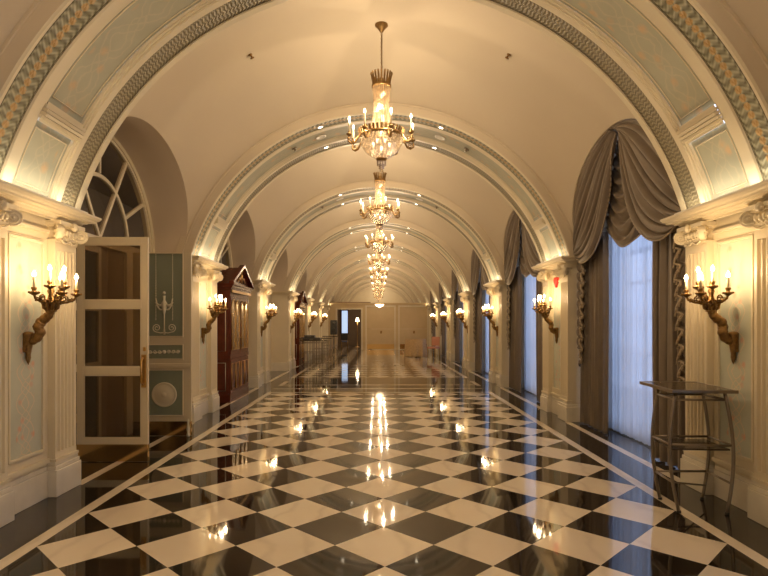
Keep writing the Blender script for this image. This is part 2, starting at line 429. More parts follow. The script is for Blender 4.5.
def flute_profile(w, n=5, depth=.028):
    pts = []; mar = .028; fw = (w-2*mar)/n; rib = fw*.26
    pts.append((-w/2, 0))
    for i in range(n):
        a = -w/2+mar+i*fw+rib/2; b = a+fw-rib
        pts.append((a, 0))
        for q in range(1, 6):
            t = q/6; pts.append((a+(b-a)*t, -depth*sin(pi*t)**.45))
        pts.append((b, 0))
    pts.append((w/2, 0)); return pts
def sweep3(m, prof, hx, hy, x0, mi=0):      # profile (d, z) round three sides of a pier
    rings = []
    for d, z in prof: rings.append(m.add([(x0, -hy-d, z), (hx+d, -hy-d, z), (hx+d, hy+d, z), (x0, hy+d, z)]))
    for a, b in zip(rings, rings[1:]):
        for j in range(3): m.face([a+j, a+j+1, b+j+1, b+j], mi)
    m.face([rings[-1]+j for j in range(4)], mi)
CORN = [(0, 2.545), (.018, 2.545), (.018, 2.565), (.035, 2.57), (.045, 2.585), (.070, 2.59), (.075, 2.60), (.125, 2.605), (.130, 2.622), (.150, 2.632), (.165, 2.652), (.165, 2.668)]
def make_pier():
    r = empty('wall_pier')
    m = MB(); m.box(-.80, -.07, -.69, .69, 0, 2.6); m.box(-.35, -.07, -.62, .62, 2.6, SPR); m.build('pier_body', 'cream', r)
    for s in (-1, 1):
        y = s*.51; w = .36; pm = MB(); pr = flute_profile(w)
        z0, z1 = .40, 2.28
        pm.box(-.07, 0, y-w/2, y+w/2, .32, z0); pm.box(-.07, 0, y-w/2, y+w/2, z1, 2.365)
        poly = [(px, py) for px, py in pr]; n = len(poly)
        b = pm.add([(d, y+yy, z0) for yy, d in poly]+[(d, y+yy, z1) for yy, d in poly])
        for i in range(n-1): pm.face([b+i, b+i+1, b+n+i+1, b+n+i])
        for yy in (-w/2, w/2):
            q = pm.add([(-.07, y+yy, z0), (0, y+yy, z0), (0, y+yy, z1), (-.07, y+yy, z1)]); pm.face([q, q+1, q+2, q+3])
        pm.box(-.07, .018, y-w/2-.016, y+w/2+.016, .32, .345)
        sh = pm.build('pilaster', 'cream', r)
        capital_mb(y).build('capital', 'cream', sh)
    m = MB()
    for s in (-1, 1):
        m.box(-.07, .035, s*.51-.215, s*.51+.215, 0, .245); m.box(-.07, .024, s*.51-.205, s*.51+.205, .245, .285); m.box(-.07, .012, s*.51-.195, s*.51+.195, .285, .32)
    m.box(-.07, -.045, -.30, .30, 0, .245); m.box(-.07, -.055, -.30, .30, .245, .285)
    m.box(-.80, -.07, -.715, .715, 0, .245); m.box(-.80, -.07, -.705, .705, .245, .285)
    m.build('plinth', 'marble', r, bevel=.006)
    # painted panel in a moulded frame
    m = MB(); y0, y1, z0, z1 = -.225, .225, .46, 2.32
    b = m.add([(-.064, y0, z0), (-.064, y1, z0), (-.064, y1, z1), (-.064, y0, z1)])
    m.face([b, b+1, b+2, b+3], 0, [(z0, -.225), (z0, .225), (z1, .225), (z1, -.225)])
    pn = m.build('painted_panel', 'paintwall', r)
    m = MB()
    for o, wd, d in ((0, .022, .022), (.026, .012, .012)):
        a0, a1, c0, c1 = y0-o, y1+o, z0-o, z1+o
        m.box(-.07, -.066+d, a0-wd, a0, c0-wd, c1+wd); m.box(-.07, -.066+d, a1, a1+wd, c0-wd, c1+wd)
        m.box(-.07, -.066+d, a0, a1, c0-wd, c0); m.box(-.07, -.066+d, a0, a1, c1, c1+wd)
    m.box(-.07, -.03, -.30, .30, .32, .36)
    m.box(-.07, -.04, -.32, .32, 2.43, 2.46)
    m.build('panel_frame', 'cream', pn, bevel=.003)
    m = MB(); sweep3(m, CORN, 0.0, .70, -.78); m.build('cornice', 'cream', r)
    m = MB(); m.box(.055, .13, -.66, .66, SPR+.008, SPR+.03); m.build('cove_light_tray', 'white', r)
    return r
pier0 = make_pier()
used = False
PL = {(-1, 0): 'nearest fluted cream pier at the left edge, in front of the open glazed door',
      (1, 0): 'nearest fluted cream pier on the right, behind the grey metal display stand',
      (-1, 1): 'cream pier on the left between the slate blue door leaf and the nearest wooden cabinet',
      (1, 1): 'cream pier on the right with the small red fixture above its lamp'}
for k in range(-1, 7):
    for s in (-1, 1):
        p = pier0 if not used else copy_tree(pier0); used = True
        p.location = (s*WX, yc(k), 0); p.rotation_euler = (0, 0, 0 if s < 0 else pi)
        sd = 'left' if s < 0 else 'right'
        lb = PL.get((s, k)) or ('cream pier beside the camera on the %s side' % sd if k < 0 else
             'cream pier flush with the end partition on the %s' % sd if k == 6 else '%s cream pier from the camera along the %s wall' % (ORD[k], sd))
        tag(p, lb, 'pier', 'cream piers with paired fluted pilasters')

# ------------------------------------------------------------------ transverse arches
TH0 = asin((SPR-AZ)/AR)
def soff(m, y0, y1, r0, r1, a0, a1, n, mi=0, uvs=None, flat=False):
    def fn(p, q):
        th = a0+(a1-a0)*p; r = r0+(r1-r0)*q; return (-r*cos(th), y0+(y1-y0)*q, AZ+r*sin(th))
    uf = None
    if uvs == 'band': uf = lambda p, q: (AR*(a0+(a1-a0)*p), q)
    if uvs == 'panel': uf = lambda p, q: (AR*((a0+(a1-a0)*p)-pi/2), (q-.5)*(y1-y0))
    m.grid(fn, n, 1, mi, sm=True, uvfn=uf)
def make_arch():
    r = empty('ceiling_arch')
    A0, A1 = TH0-.01, pi-TH0+.01; N = 96
    m = MB()
    prof = [(-.76, 3.36), (-.76, 3.17), (-.74, 3.15), (-.66, 3.15), (-.66, 3.185), (-.635, 3.185)]
    inner = [(-.42, 3.185), (-.395, 3.15), (-.32, 3.15), (-.315, 3.163), (-.295, 3.163), (-.29, 3.175), (-.27, 3.175), (-.265, 3.195)]
    nprof = [(-.76, 3.40), (-.76, 3.315), (-.772, 3.312), (-.772, 3.29), (-.76, 3.286), (-.76, 3.165), (-.745, 3.15), (-.72, 3.15), (-.72, 3.185), (-.69, 3.185)]
    ninner = [(-.45, 3.185), (-.43, 3.15)]+inner[2:]
    for P, sg in ((nprof, (1,)), (ninner, (1,)), (prof, (-1,)), (inner, (-1,))):
        for sgn in sg:
            for (ya, ra), (yb_, rb) in zip(P, P[1:]): soff(m, sgn*ya, sgn*yb_, ra, rb, A0, A1, N, 1 if ra > 3.2 else 0)
    for sgn in (-1, 1):  # outer return to the vault
        soff(m, sgn*.76, sgn*.70, 3.36, 3.40, A0, A1, N, 1)
    # end margins of the panels and mini cornices
    d = radians
    bars = [(d(15.2), d(16.6)), (d(27.0), d(30.2)), (d(149.8), d(153.0)), (d(163.4), d(164.8))]
    for a0, a1 in bars: soff(m, -.265, .265, 3.17, 3.17, a0, a1, 3)
    for c in (28.6, 151.4):
        for off, dr in ((-.9, .025), (-.3, .05), (.3, .04), (.9, .02)):
            th = d(c+off); mid = (-(AR+.02-dr/2)*cos(th), 0, AZ+(AR+.02-dr/2)*sin(th))
            m.obox(mid, ((cos(th), 0, -sin(th)), (0, 1, 0), (sin(th), 0, cos(th))), (dr/2+.01, .30, .014))
    m.build('arch_body', ['cream', 'plaster'], r)
    for s in (-1, 1):
        m = MB(); soff(m, s*(.66 if s > 0 else .72), s*(.395 if s > 0 else .43), 3.165, 3.165, A0, A1, N*2, 0, 'band')
        m.build('carved_band', 'ornB' if s > 0 else 'ornA', r)
    for a0, a1 in ((16.6, 27.0), (30.2, 149.8), (153.0, 163.4)):
        m = MB(); soff(m, -.265, .265, 3.195, 3.195, d(a0), d(a1), int(a1-a0), 0, 'panel'); m.build('painted_panel', 'paintsof', r)
        m = MB()   # inner bead frame
        for y in (-.225, .225):
            pts = [(-3.192*cos(d(a0+1+(a1-a0-2)*i/40)), y, AZ+3.192*sin(d(a0+1+(a1-a0-2)*i/40))) for i in range(41)]
            m.tube(pts, .007, 4)
        for a in (a0+1, a1-1):
            m.tube([(-3.192*cos(d(a)), -.225, AZ+3.192*sin(d(a))), (-3.192*cos(d(a)), .225, AZ+3.192*sin(d(a)))], .007, 4)
        m.build('panel_bead', 'cream', r)
    return r
arch0 = make_arch()
AL = {-1: 'painted arch directly over the camera', 0: 'nearest painted arch with broad gold leaf bands, cut off by the top of the photo',
      1: 'second painted arch from the camera, behind the nearest chandelier', KMAX: 'farthest painted arch of the vault'}
for k in range(-1, KMAX+1):
    a = arch0 if k == -1 else copy_tree(arch0)
    a.location = (0, yc(k), 0)
    tag(a, AL.get(k) or '%s painted arch from the camera across the vault%s' % (ORD[k], ', beyond the end partition' if k > 6 else ''), 'arch', 'painted arches across the vault')

# downlights, speakers and sprinklers set into arches and vault
def on_arch(k, deg, yo, r=3.163):
    th = radians(deg); return Vector((-r*cos(th), yc(k)+yo, AZ+r*sin(th))), Vector((cos(th), 0, -sin(th)))
dlproto = None
for k in range(1, 6):
    for deg in (71.7, 108.3):
        for yo in (-.53, .53):
            p, n = on_arch(k, deg, yo)
            if dlproto is None:
                dlproto = MB().lathe([(.055, 0), (.055, .006), (.04, .009), (.034, .002)], n=16).build('downlight', 'white')
                MB().lathe([(.034, .003), (.001, .004)], n=14).build('lens', 'downlight', dlproto)
                o = dlproto
            else: o = copy_tree(dlproto)
            o.location = p; o.rotation_euler = n.to_track_quat('Z', 'Y').to_euler()
            tag(o, 'round white downlight in the %s arch, %s band, %s of centre' % (ORD[k], 'near' if yo < 0 else 'far', 'left' if deg < 90 else 'right'), 'ceiling light', 'downlights in the arch bands')
for k in (1, 2):
    for deg, kd in ((71, 0), (62, 1), (109, 0), (118, 1)):
        p, n = on_arch(k, deg, 0, 3.19)
        sd = 'left' if deg < 90 else 'right'
        if kd == 0:
            o = MB().lathe([(.10, 0), (.10, .008), (.075, .014), (.07, .008), (.03, .010), (.001, .010)], n=20).build('ceiling_speaker', 'white')
            tag(o, 'round white grille in the soffit of the %s arch, %s of centre' % (ORD[k], sd), 'speaker')
        else:
            o = MB().lathe([(.05, 0), (.05, .01), (.02, .014), (.018, .04), (.03, .045), (.001, .05)], n=12).build('sprinkler_head', 'steel')
            tag(o, 'small round sprinkler in the soffit of the %s arch, %s side' % (ORD[k], sd), 'sprinkler')
        o.location = p; o.rotation_euler = n.to_track_quat('Z', 'Y').to_euler()
def on_vault(k, px_x, yr):       # point on the vault of bay k at lateral x
    t = 1-yr*yr; zc = AZ+.73*t; a = VR+.25*t; b = VR-.35*t
    return Vector((px_x, yb(k)+BH*yr, zc+b*sqrt(1-(px_x/a)**2)))
for x, sd in ((-1.72, 'left'), (1.68, 'right')):
    p = on_vault(0, x, .04); o = MB().lathe([(.035, .01), (.035, 0), (.012, -.008), (.012, -.045), (.03, -.05), (.001, -.055)], n=10).build('sprinkler_head', 'bronze')
    o.location = p; o.rotation_euler = (0, radians(-28 if x > 0 else 28)*-1, 0)
    tag(o, 'dark sprinkler on the plain vault, %s of the nearest chandelier' % sd, 'sprinkler')
p = on_vault(0, 0.01, -.66); o = MB().lathe([(.07, .01), (.07, -.02), (.055, -.045), (.001, -.05)], n=20).build('smoke_detector', 'white'); o.location = p
tag(o, 'round white smoke detector on the vault above the nearest chandelier', 'smoke detector')

# ------------------------------------------------------------------ fanlight windows on the left
def make_fan():
    r = empty('window_1', kind='structure')
    m = MB(); a, b = 1.62, 1.45; z = SPR
    ring(m, 0, -.03, .03, a+.01, b+.01, a-.035, b-.035, z)
    m.box(-.03, .03, -a, a, z-.02, z+.06)
    ri = .84
    ring(m, 0, -.02, .025, ri, ri, ri-.05, ri-.05, z+.04)
    c = Vector((0, 0, z+.05))
    for ang, r0 in ((28, ri), (57, 0), (90, ri), (123, 0), (152, ri)):
        th = radians(ang); dr = Vector((0, cos(th), sin(th)))
        R = 1/sqrt((cos(th)/(a-.02))**2+(sin(th)/(b-.06))**2)
        m.bar(c+dr*r0, c+dr*R, .045, .045, (1, 0, 0))
    m.build('window_frame', 'cream', r)
    g = MB(); n = 40; bb = g.add([(0, a*cos(pi*i/n), z+b*sin(pi*i/n)) for i in range(n+1)]); g.face([bb+i for i in range(n+1)])
    g.build('window_pane', 'glass', r)
    return r
fan0 = make_fan()
for k in range(-1, 6):
    f = fan0 if k == -1 else copy_tree(fan0)
    f.name = 'window_%d' % (k+2); f.location = (-BX-.05, yb(k), 0)
    f['label'] = 'arched fanlight with radiating bars high in the left wall, bay %s' % ORD[k+1]

# glazed wall door and panelling behind the open leaves, bays 0 and 2
def glazed_leaf(parent, y0, y1, x, th, z0, z1, mat_='creamdk', rails=(.30, 1.06, 1.80), st=.07):
    m = MB(); m.box(x-th/2, x+th/2, y0, y0+st, z0, z1); m.box(x-th/2, x+th/2, y1-st, y1, z0, z1)
    m.box(x-th/2, x+th/2, y0+st, y1-st, z1-.09, z1); m.box(x-th/2, x+th/2, y0+st, y1-st, z0, z0+.10)
    for r_ in rails[1:]: m.box(x-th/2, x+th/2, y0+st, y1-st, r_-.045, r_+.045)
    m.build('door_frame', mat_, parent, bevel=.004)
    g = MB(); g.box(x-.004, x+.004, y0+st-.005, y1-st+.005, z0+.09, z1-.08); g.build('glass_pane', 'glass', parent)
for k, nm in ((0, 'door_1'), (2, 'door_2')):
    Y = yb(k); r = empty(nm, (-BX-.06, Y, 0), kind='structure')
    r['label'] = 'closed glazed door in the left wall, bay %s' % ORD[k]
    glazed_leaf(r, -.82, .05, 0, .045, .02, 2.60)
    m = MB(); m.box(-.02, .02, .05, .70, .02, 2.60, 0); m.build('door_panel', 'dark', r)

# the two leaves standing open into the corridor
def hinge_leaf_glass():
    r = empty('door_3', (-3.515, 6.49, 0), kind='structure'); r['label'] = 'tall cream glazed door leaf standing open into the corridor, three panes over a brass kick plate'
    W, H, T, st = .815, 2.595, .045, .075
    m = MB()
    for x0, x1 in ((0, st), (W-st, W)): m.box(x0, x1, -T/2, T/2, .20, H)
    for z0, z1 in ((H-.085, H), (1.775, 1.865), (1.005, 1.095), (.20, .275)): m.box(st, W-st, -T/2, T/2, z0, z1)
    m.build('door_frame', 'creamdk', r, bevel=.004)
    for i, (z0, z1) in enumerate(((1.865, H-.085), (1.095, 1.775), (.275, 1.005))):
        MB().box(st-.004, W-st+.004, -.004, .004, z0-.004, z1+.004).build('glass_pane', 'glass', r)
        f = MB()
        for a, b, c, d_ in ((st, st+.012, z0, z1), (W-st-.012, W-st, z0, z1), (st, W-st, z0, z0+.012), (st, W-st, z1-.012, z1)): f.box(a, b, -T/2+.004, -.004, c, d_)
        f.build('glazing_bead', 'creamdk', r)
    MB().box(0, W, -T/2-.002, T/2+.002, .008, .205).build('kick_plate', 'brass', r)
    m = MB(); hx = W-.05
    m.box(hx-.02, hx+.035, -T/2-.012, -T/2, .86, 1.24); 
    m.tube([(hx, -T/2-.01, .90), (hx, -T/2-.055, .92), (hx, -T/2-.06, 1.05), (hx, -T/2-.055, 1.18), (hx, -T/2-.01, 1.20)], .012, 8)
    m.box(hx-.0, hx+.03, -T/2-.012, -T/2, 1.28, 1.325)
    m.build('door_handle', 'gold', r)
    m = MB()
    for z in (.5, 1.3, 2.1): m.lathe([(.012, -.05), (.012, .05)], (-.006, 0, z), 8)
    m.build('hinge', 'gold', r)
    # bolt box at the floor
    return r
hinge_leaf_glass()
def hinge_leaf_blue():
    r = empty('door_4', (-3.515, 7.97, 0), kind='structure'); r['label'] = 'slate blue panelled door leaf with cream scroll relief standing open, round medallion below'
    W, H, T = .82, 2.60, .045; f = -T/2
    m = MB(); m.box(0, W, f, T/2, .205, H); m.build('door_frame', 'creamdk', r)
    yf = f-.001
    def panel(z0, z1, x0=.165, x1=.70):
        MB().box(x0, x1, f-.006, f+.002, z0, z1).build('door_panel', 'bluedoor', r)
        q = MB()
        for a, b, c, d_ in ((x0-.014, x0, z0-.014, z1+.014), (x1, x1+.014, z0-.014, z1+.014), (x0, x1, z0-.014, z0), (x0, x1, z1, z1+.014)): q.box(a, b, f-.016, f, c, d_)
        q.build('panel_frame', 'creamdk', r, bevel=.003)
    panel(1.42, 2.585); panel(1.10, 1.29); panel(.30, .93)
    MB().box(-.0, W+.015, f-.035, f, .985, 1.03).box(0, W+.005, f-.022, f, .955, .985).build('chair_rail', 'creamdk', r, bevel=.004)
    q = MB(); cx = .445; y = f-.012
    for s in (-1, 1):                                   # hanging bead chains
        for i in range(29): q.ball((cx+s*.118, y, 2.57-.023*i), .008, 6, 4)
        for i in range(11): q.ball((cx+s*.118, y, 1.85-.02*i), .008, 6, 4)
        q.tube([(cx+s*(.02+.10*a/12), y, 1.80+.10*(a/12)**2-.02*sin(pi*a/12)) for a in range(13)], .011, 6)
        sp = []                                         # lower scrolls
        for i in range(31):
            a = -pi/2+s*i/30*3.4*pi; rr = .060*(1-i/30*.82)
            sp.append((cx+s*.105+rr*cos(a), y, 1.535+rr*sin(a)))
        q.tube([(cx, y, 1.47), (cx+s*.05, y, 1.462)]+sp, .007, 6)
        q.tube([(cx+s*.02, y, 1.86), (cx+s*.07, y, 1.85), (cx+s*.105, y, 1.88), (cx+s*.118, y, 1.95)], [.02, .018, .012, .008], 6)
    q.tube([(cx, y, 1.44), (cx, y, 1.55), (cx, y, 1.72), (cx, y, 1.80), (cx, y, 1.88), (cx, y, 1.93), (cx, y, 1.99)], [.016, .008, .010, .030, .045, .016, .020], 8)
    q.ball((cx, y, 2.03), .022, 8, 6)
    q.build('scroll_relief', 'relief', r)
    q = MB(); q.ball((cx, y, 1.195), .028, 8, 6)
    for s in (-1, 1):
        for j in range(3):
            x = cx+s*(.065+.065*j); q.tube([(x+.026*(1-i/14*.7)*cos(s*i/14*3*pi), y, 1.195+.026*(1-i/14*.7)*sin(s*i/14*3*pi)) for i in range(15)], .006, 5)
        q.tube([(cx+s*.03, y, 1.195), (cx+s*.12, y, 1.185), (cx+s*.22, y, 1.195)], .006, 5)
    q.build('scroll_relief', 'relief', r)
    q = MB(); q.lathe([(.176, 0), (.176, .012), (.165, .02), (.15, .010), (.135, .016), (.09, .013), (.075, .022), (.045, .016), (.03, .024), (.001, .028)], (cx, f-.005, .59), 40, axis=(0, -1, 0))
    q.build('medallion', 'relief', r)
    MB().box(0, W, f-.002, T/2+.002, .008, .21).build('kick_plate', 'brass', r)
    q = MB(); q.lathe([(.02, 0), (.026, .02), (.018, .06), (.024, .10), (.014, .18), (.018, .22), (.006, .25)], (W-.03, f-.03, .0), 12); q.build('floor_bolt', 'relief', r)
    return r
hinge_leaf_blue()

# ------------------------------------------------------------------ tall windows on the right
def make_rwin():
    r = empty('window_8', kind='structure')
    m = MB(); a, b = 1.18, 1.22; z = SPR
    ring(m, 0, -.03, .03, a+.01, b+.01, a-.06, b-.06, z)
    for y in (-a, -.03, a-.06): m.box(-.03, .03, y, y+.06, .10, z)
    for y in (-.60, .58): m.box(-.02, .02, y, y+.03, .10, z)
    for zz in (.10, .62, 1.14, 1.66, 2.18, z-.04): m.box(-.02, .02, -a, a, zz, zz+(.07 if zz in (.10, z-.04) else .03))
    for ang in (45, 90, 135):
        th = radians(ang); m.bar((0, 0, z), (0, (a-.04)*cos(th), z+(b-.04)*sin(th)), .035, .04, (1, 0, 0))
    m.build('window_frame', 'white', r)
    g = MB(); g.box(-.003, .003, -a, a, .1, z); n = 30; bb = g.add([(0, a*cos(pi*i/n), z+b*sin(pi*i/n)) for i in range(n+1)]); g.face([bb+i for i in range(n+1)])
    g.build('window_pane', 'clearglass', r); return r
rw0 = make_rwin()
def drape_part(s):      # one floor-length drape, s = side (-1 near, +1 far); local x towards the corridor
    d = MB(); y0, y1 = s*1.66, s*.70
    def f(u, v):
        z = 2.92-2.90*v; y = y0+(y1-y0)*(u+.035*sin(v*3)*u); sp = .8+.2*v
        ph = u*2*pi*5.5+.3*sin(v*2)
        return (.19+.050*sin(ph)*sp+.014*sin(ph*2.3+1+v*2), y+.012*sin(ph*2), z)
    d.grid(f, 110, 14)
    return d
def cascade(s):     # pleated tail whose folded, fringed edge zigzags down the drape
    c = MB(); y0 = s*1.64; N = 9
    def edge(t):    # inner edge
        tri = abs(((t*N) % 1)-.5)*2
        return s*(1.30+.13*tri+.10*t), 2.50-1.55*t+.05*tri
    def f(u, v):
        ey, ez = edge(v); y = y0+(ey-y0)*u; z = 2.60+(ez-2.60)*(.85+.15*u)*1.0 if v > 0 else 2.60
        return (.275+.018*sin(u*2*pi*2)+.014*sin(v*N*2*pi), y, z)
    c.grid(f, 16, 108)
    t = MB(); P = [Vector((.300+.014*sin(i/144*N*2*pi), *edge(i/144))) for i in range(145)]
    t.tube(P, .014, 5)
    for i in range(0, 145, 3): t.tube([P[i], P[i]+Vector((.004, -s*.012, -.05))], [.008, .012], 5)
    return c, t
def sheer_mb():
    d = MB()
    def f(u, v):
        z = 3.75-3.73*v; y = -1.12+2.24*u; ph = u*2*pi*26
        return (.0+.018*sin(ph)*(.6+.5*v)+.012*sin(ph*.37+2), y, z)
    d.grid(f, 300, 6); return d
def crom(P, u):
    n = len(P)-1; t = min(max(u, 0), .99999)*n; i = int(t); t -= i
    g = lambda k: P[min(max(k, 0), n)]
    return tuple(.5*(2*b+(c-a)*t+(2*a-5*b+4*c-d)*t*t+(-a+3*b-3*c+d)*t**3) for a, b, c, d in zip(g(i-1), g(i), g(i+1), g(i+2)))
HEM = [(.03, 4.10), (.13, 3.78), (.25, 3.40), (.38, 3.04), (.55, 2.78), (.82, 2.60), (1.12, 2.53), (1.38, 2.56), (1.56, 2.66)]
def side_swag(s):
    m = MB()
    def f(u, v):
        phi = radians(89-82*u**.9); ty, tz = 1.705*cos(phi), SPR+1.492*sin(phi)
        by, bz = crom(HEM, u)
        g = v**.9
        y = ty+(by-ty)*g; z = tz+(bz-tz)*g
        env = min(1, 5*v+.1)*min(1, .25+3.2*u)*(1-.35*u)
        ph = 2*pi*(8.5*v+.35*sin(2.5*u+s)+.25*v*sin(5*u))
        x = ((3.44-vault_pt(min(.999, abs(ty)/BH), max(SPR, tz))-.015)*(1-v)**2+.335*(1-(1-v)**2))+.042*sin(ph)*env+.016*sin(ph*1.7+u*4)*env+.05*sin(pi*u)*v
        return (x, s*(y+.012*cos(ph)*env), z+.012*cos(ph)*env)
    m.grid(f, 60, 150)
    t = MB(); P = [Vector(f(i/90, 1.0)) for i in range(91)]
    t.tube([p+Vector((.008, s*(.012 if i % 2 else -.006), 0)) for i, p in enumerate(P)], .010, 5)
    return m, t
def centre_swag():
    m = MB()
    def f(p, v):
        q = p*2-1; w_ = .30+.30*v**.9
        z = 4.08-1.47*v+.34*q*q*v**.7
        ph = 2*pi*(7.5*v+.9*q*q*(.4+v*.4))
        x = .225+.035*sin(ph)*min(1, v*4)+.03*(1-q*q)+.010*sin(ph*2+q*3)
        return (x, q*w_, z)
    m.grid(f, 36, 140)
    t = MB(); t.tube([Vector(f(i/40, 1.0)) for i in range(41)], .011, 5)
    return m, t
XW = 3.44
def make_curtains():
    out = []
    r = empty('window_valance'); 
    for s in (-1, 1):
        a, b = side_swag(s); o = a.build('swag', 'velvet', r, solid=.006); b.build('fringe', 'fringe', o)
    a, b = centre_swag(); o = a.build('jabot', 'velvet', r, solid=.006); b.build('fringe', 'fringe', o)
    out.append(r)
    for s in (-1, 1):
        d = empty('window_drape'); drape_part(s).build('drape_panel', 'velvet', d)
        c, t = cascade(s); o = c.build('cascade', 'velvet', d); t.build('tassel_trim', 'fringe', o)
        out.append(d)
    out.append(sheer_mb().build('sheer_curtain', 'sheer'))
    return out
cur0 = make_curtains()
BW = ['right-hand window nearest the grey display stand', 'second right-hand window from the camera', 'third right-hand window from the camera', 'fourth right-hand window from the camera', 'fifth right-hand window from the camera', 'last right-hand window before the end partition']
for k in range(-1, 6):
    wn = rw0 if k == -1 else copy_tree(rw0)
    wn.name = 'window_%d' % (k+9); wn.location = (BX+.13, yb(k), 0); wn['label'] = 'tall arched window in the right wall, bay %s' % ORD[k+1]
for k in range(-1, 6):
    cs = cur0 if k == -1 else [copy_tree(c) for c in cur0]
    for i, c in enumerate(cs):
        c.rotation_euler = (0, 0, pi)
        c.location = (XW+(.02 if i == 3 else 0), yb(k), 0)
        place = 'beside the camera' if k < 0 else BW[k]
        # after the half turn local -y is the far side
        if i == 0: tag(c, 'taupe velvet swagged valance filling the arch, %s' % place, 'valance', 'taupe window valances')
        elif i in (1, 2): tag(c, 'taupe velvet drape, %s side, %s' % ('far' if i == 1 else 'near', place), 'curtain', 'taupe velvet drapes')
        else: tag(c, 'bluish white sheer curtain, %s' % place, 'curtain', 'sheer curtains')

# ------------------------------------------------------------------ sconces
def candle_set(parent, x, y, z, hgt=.11, lamp_w=0, rb=.016, col=WARM):
    m = MB(); m.lathe([(.011, 0), (.011, hgt), (.005, hgt+.006)], (x, y, z), 10); c = m.build('candle', 'candle', parent)
    MB().lathe([(.004, 0), (rb*.75, .010), (rb, .020), (rb*.7, .036), (.001, .055)], (x, y, z+hgt), 10).build('bulb', 'bulb', parent)
    if lamp_w: lamp('bulb_lamp', 'POINT', (x, y, z+hgt+.03), lamp_w, col, .016, parent=parent)
def make_sconce():
    r = empty('wall_sconce')
    m = MB()   # tapering backplate, z relative to 1.45
    m.lathe([(.001, -.21), (.014, -.18), (.022, -.15), (.020, -.12), (.034, -.04), (.044, .04), (.050, .06), (.030, .075), (.001, .08)], (.025, 0, 0), 12)
    m.box(0, .03, -.04, .04, -.10, .055); m.build('backplate', 'bronze', r)
    m = MB(); P = [(.02, 0, .0), (.06, 0, -.005), (.10, 0, .02), (.125, .008, .07), (.115, -.006, .12), (.135, .006, .165), (.175, 0, .195), (.205, 0, .225), (.22, 0, .26)]
    pp = []; n = 5
    for i in range(len(P)-1):
        for j in range(n): t = j/n; pp.append(Vector(P[i]).lerp(Vector(P[i+1]), t))
    pp.append(Vector(P[-1]))
    R = [(.030+.012*sin(i/len(pp)*pi))*(1+.06*sin(i*1.35)) for i in range(len(pp))]
    m.tube(pp, R, 10)
    for i in range(5, len(pp)-3, 4):   # leaf knobs twisting round the horn
        a = i*1.1; m.ball(pp[i]+Vector((.028*cos(a), .03*sin(a), .012)), .012, 6, 5)
    m.build('cornucopia_arm', 'bronze', r)
    m = MB(); m.lathe([(.012, .24), (.05, .255), (.03, .275), (.022, .30), (.045, .325), (.07, .34), (.072, .35), (.03, .36), (.018, .40), (.03, .43), (.012, .47), (.02, .49), (.001, .52)], (.22, 0, 0), 16)
    for qq in range(8):
        aa = 2*pi*qq/8; dd = Vector((cos(aa), sin(aa), 0)); cc = Vector((.22, 0, 0))
        m.tube([cc+dd*.02+Vector((0, 0, .255)), cc+dd*.055+Vector((0, 0, .285)), cc+dd*.062+Vector((0, 0, .32)), cc+dd*.088+Vector((0, 0, .345))], [.008, .014, .012, .004], 6)
    m.build('cup', 'bronze', r)
    n = 0
    for rad, zz, angs in ((.195, .415, (-98, -36, 36, 98)), (.115, .475, (-64, 0, 64))):
        for a in angs:
            th = radians(a); d = Vector((cos(th), sin(th), 0)); c = Vector((.22, 0, 0)); side = Vector((-d.y, d.x, 0))
            m = MB(); path = [c+d*.02+Vector((0, 0, .33)), c+d*rad*.35+Vector((0, 0, .325)), c+d*rad*.65+Vector((0, 0, .335)), c+d*rad*.92+Vector((0, 0, zz-.055)), c+d*rad+Vector((0, 0, zz-.02))]
            m.tube(path, [.013, .012, .011, .011, .009], 6)
            sc = [c+d*(rad*.5+.034*(1-i/16*.8)*cos(i/16*3*pi))+Vector((0, 0, .365+.034*(1-i/16*.8)*sin(i/16*3*pi))) for i in range(17)]
            m.tube(sc, .007, 5)
            e = c+d*rad
            m.lathe([(.008, zz-.035), (.022, zz-.025), (.044, zz-.012), (.047, zz-.004), (.018, zz), (.014, zz+.010), (.020, zz+.018), (.023, zz+.034), (.020, zz+.036), (.001, zz+.034)], e, 12)
            for qq in range(3):      # acanthus curls along the arm
                o_ = c+d*rad*(.30+.22*qq)+Vector((0, 0, .33+.012*qq)); sg = 1 if qq % 2 else -1
                m.tube([o_+side*sg*.022*(1-i/10*.6)*sin(i/10*2.4*pi)+d*.020*cos(i/10*2.4*pi)+Vector((0, 0, .030*i/10-.012)) for i in range(11)], [.010*(1-i/14) for i in range(11)], 5)
            for qq in range(6):
                aa = 2*pi*qq/6; m.ball(e+Vector((.040*cos(aa), .040*sin(aa), zz-.008)), .010, 6, 4)
            arm = m.build('arm', 'bronze', r)
            candle_set(arm, e.x, e.y, zz+.03, .09, SCONCE_W if a in (-36, 36, 0) else 0, .016, AMBER)
            n += 1
    return r
sc0 = make_sconce(); first = True
for k in range(-1, 6):
    for s in (-1, 1):
        c = sc0 if first else copy_tree(sc0); first = False
        c.location = (s*(WX+.066), yc(k), 1.45); c.rotation_euler = (0, 0, 0 if s < 0 else pi)
        sd = 'left' if s < 0 else 'right'
        tag(c, 'bronze candle sconce on %s' % (('the pier beside the camera, %s' % sd) if k < 0 else 'the %s pier from the camera on the %s' % (ORD[k], sd)), 'wall lamp', 'bronze candle sconces')

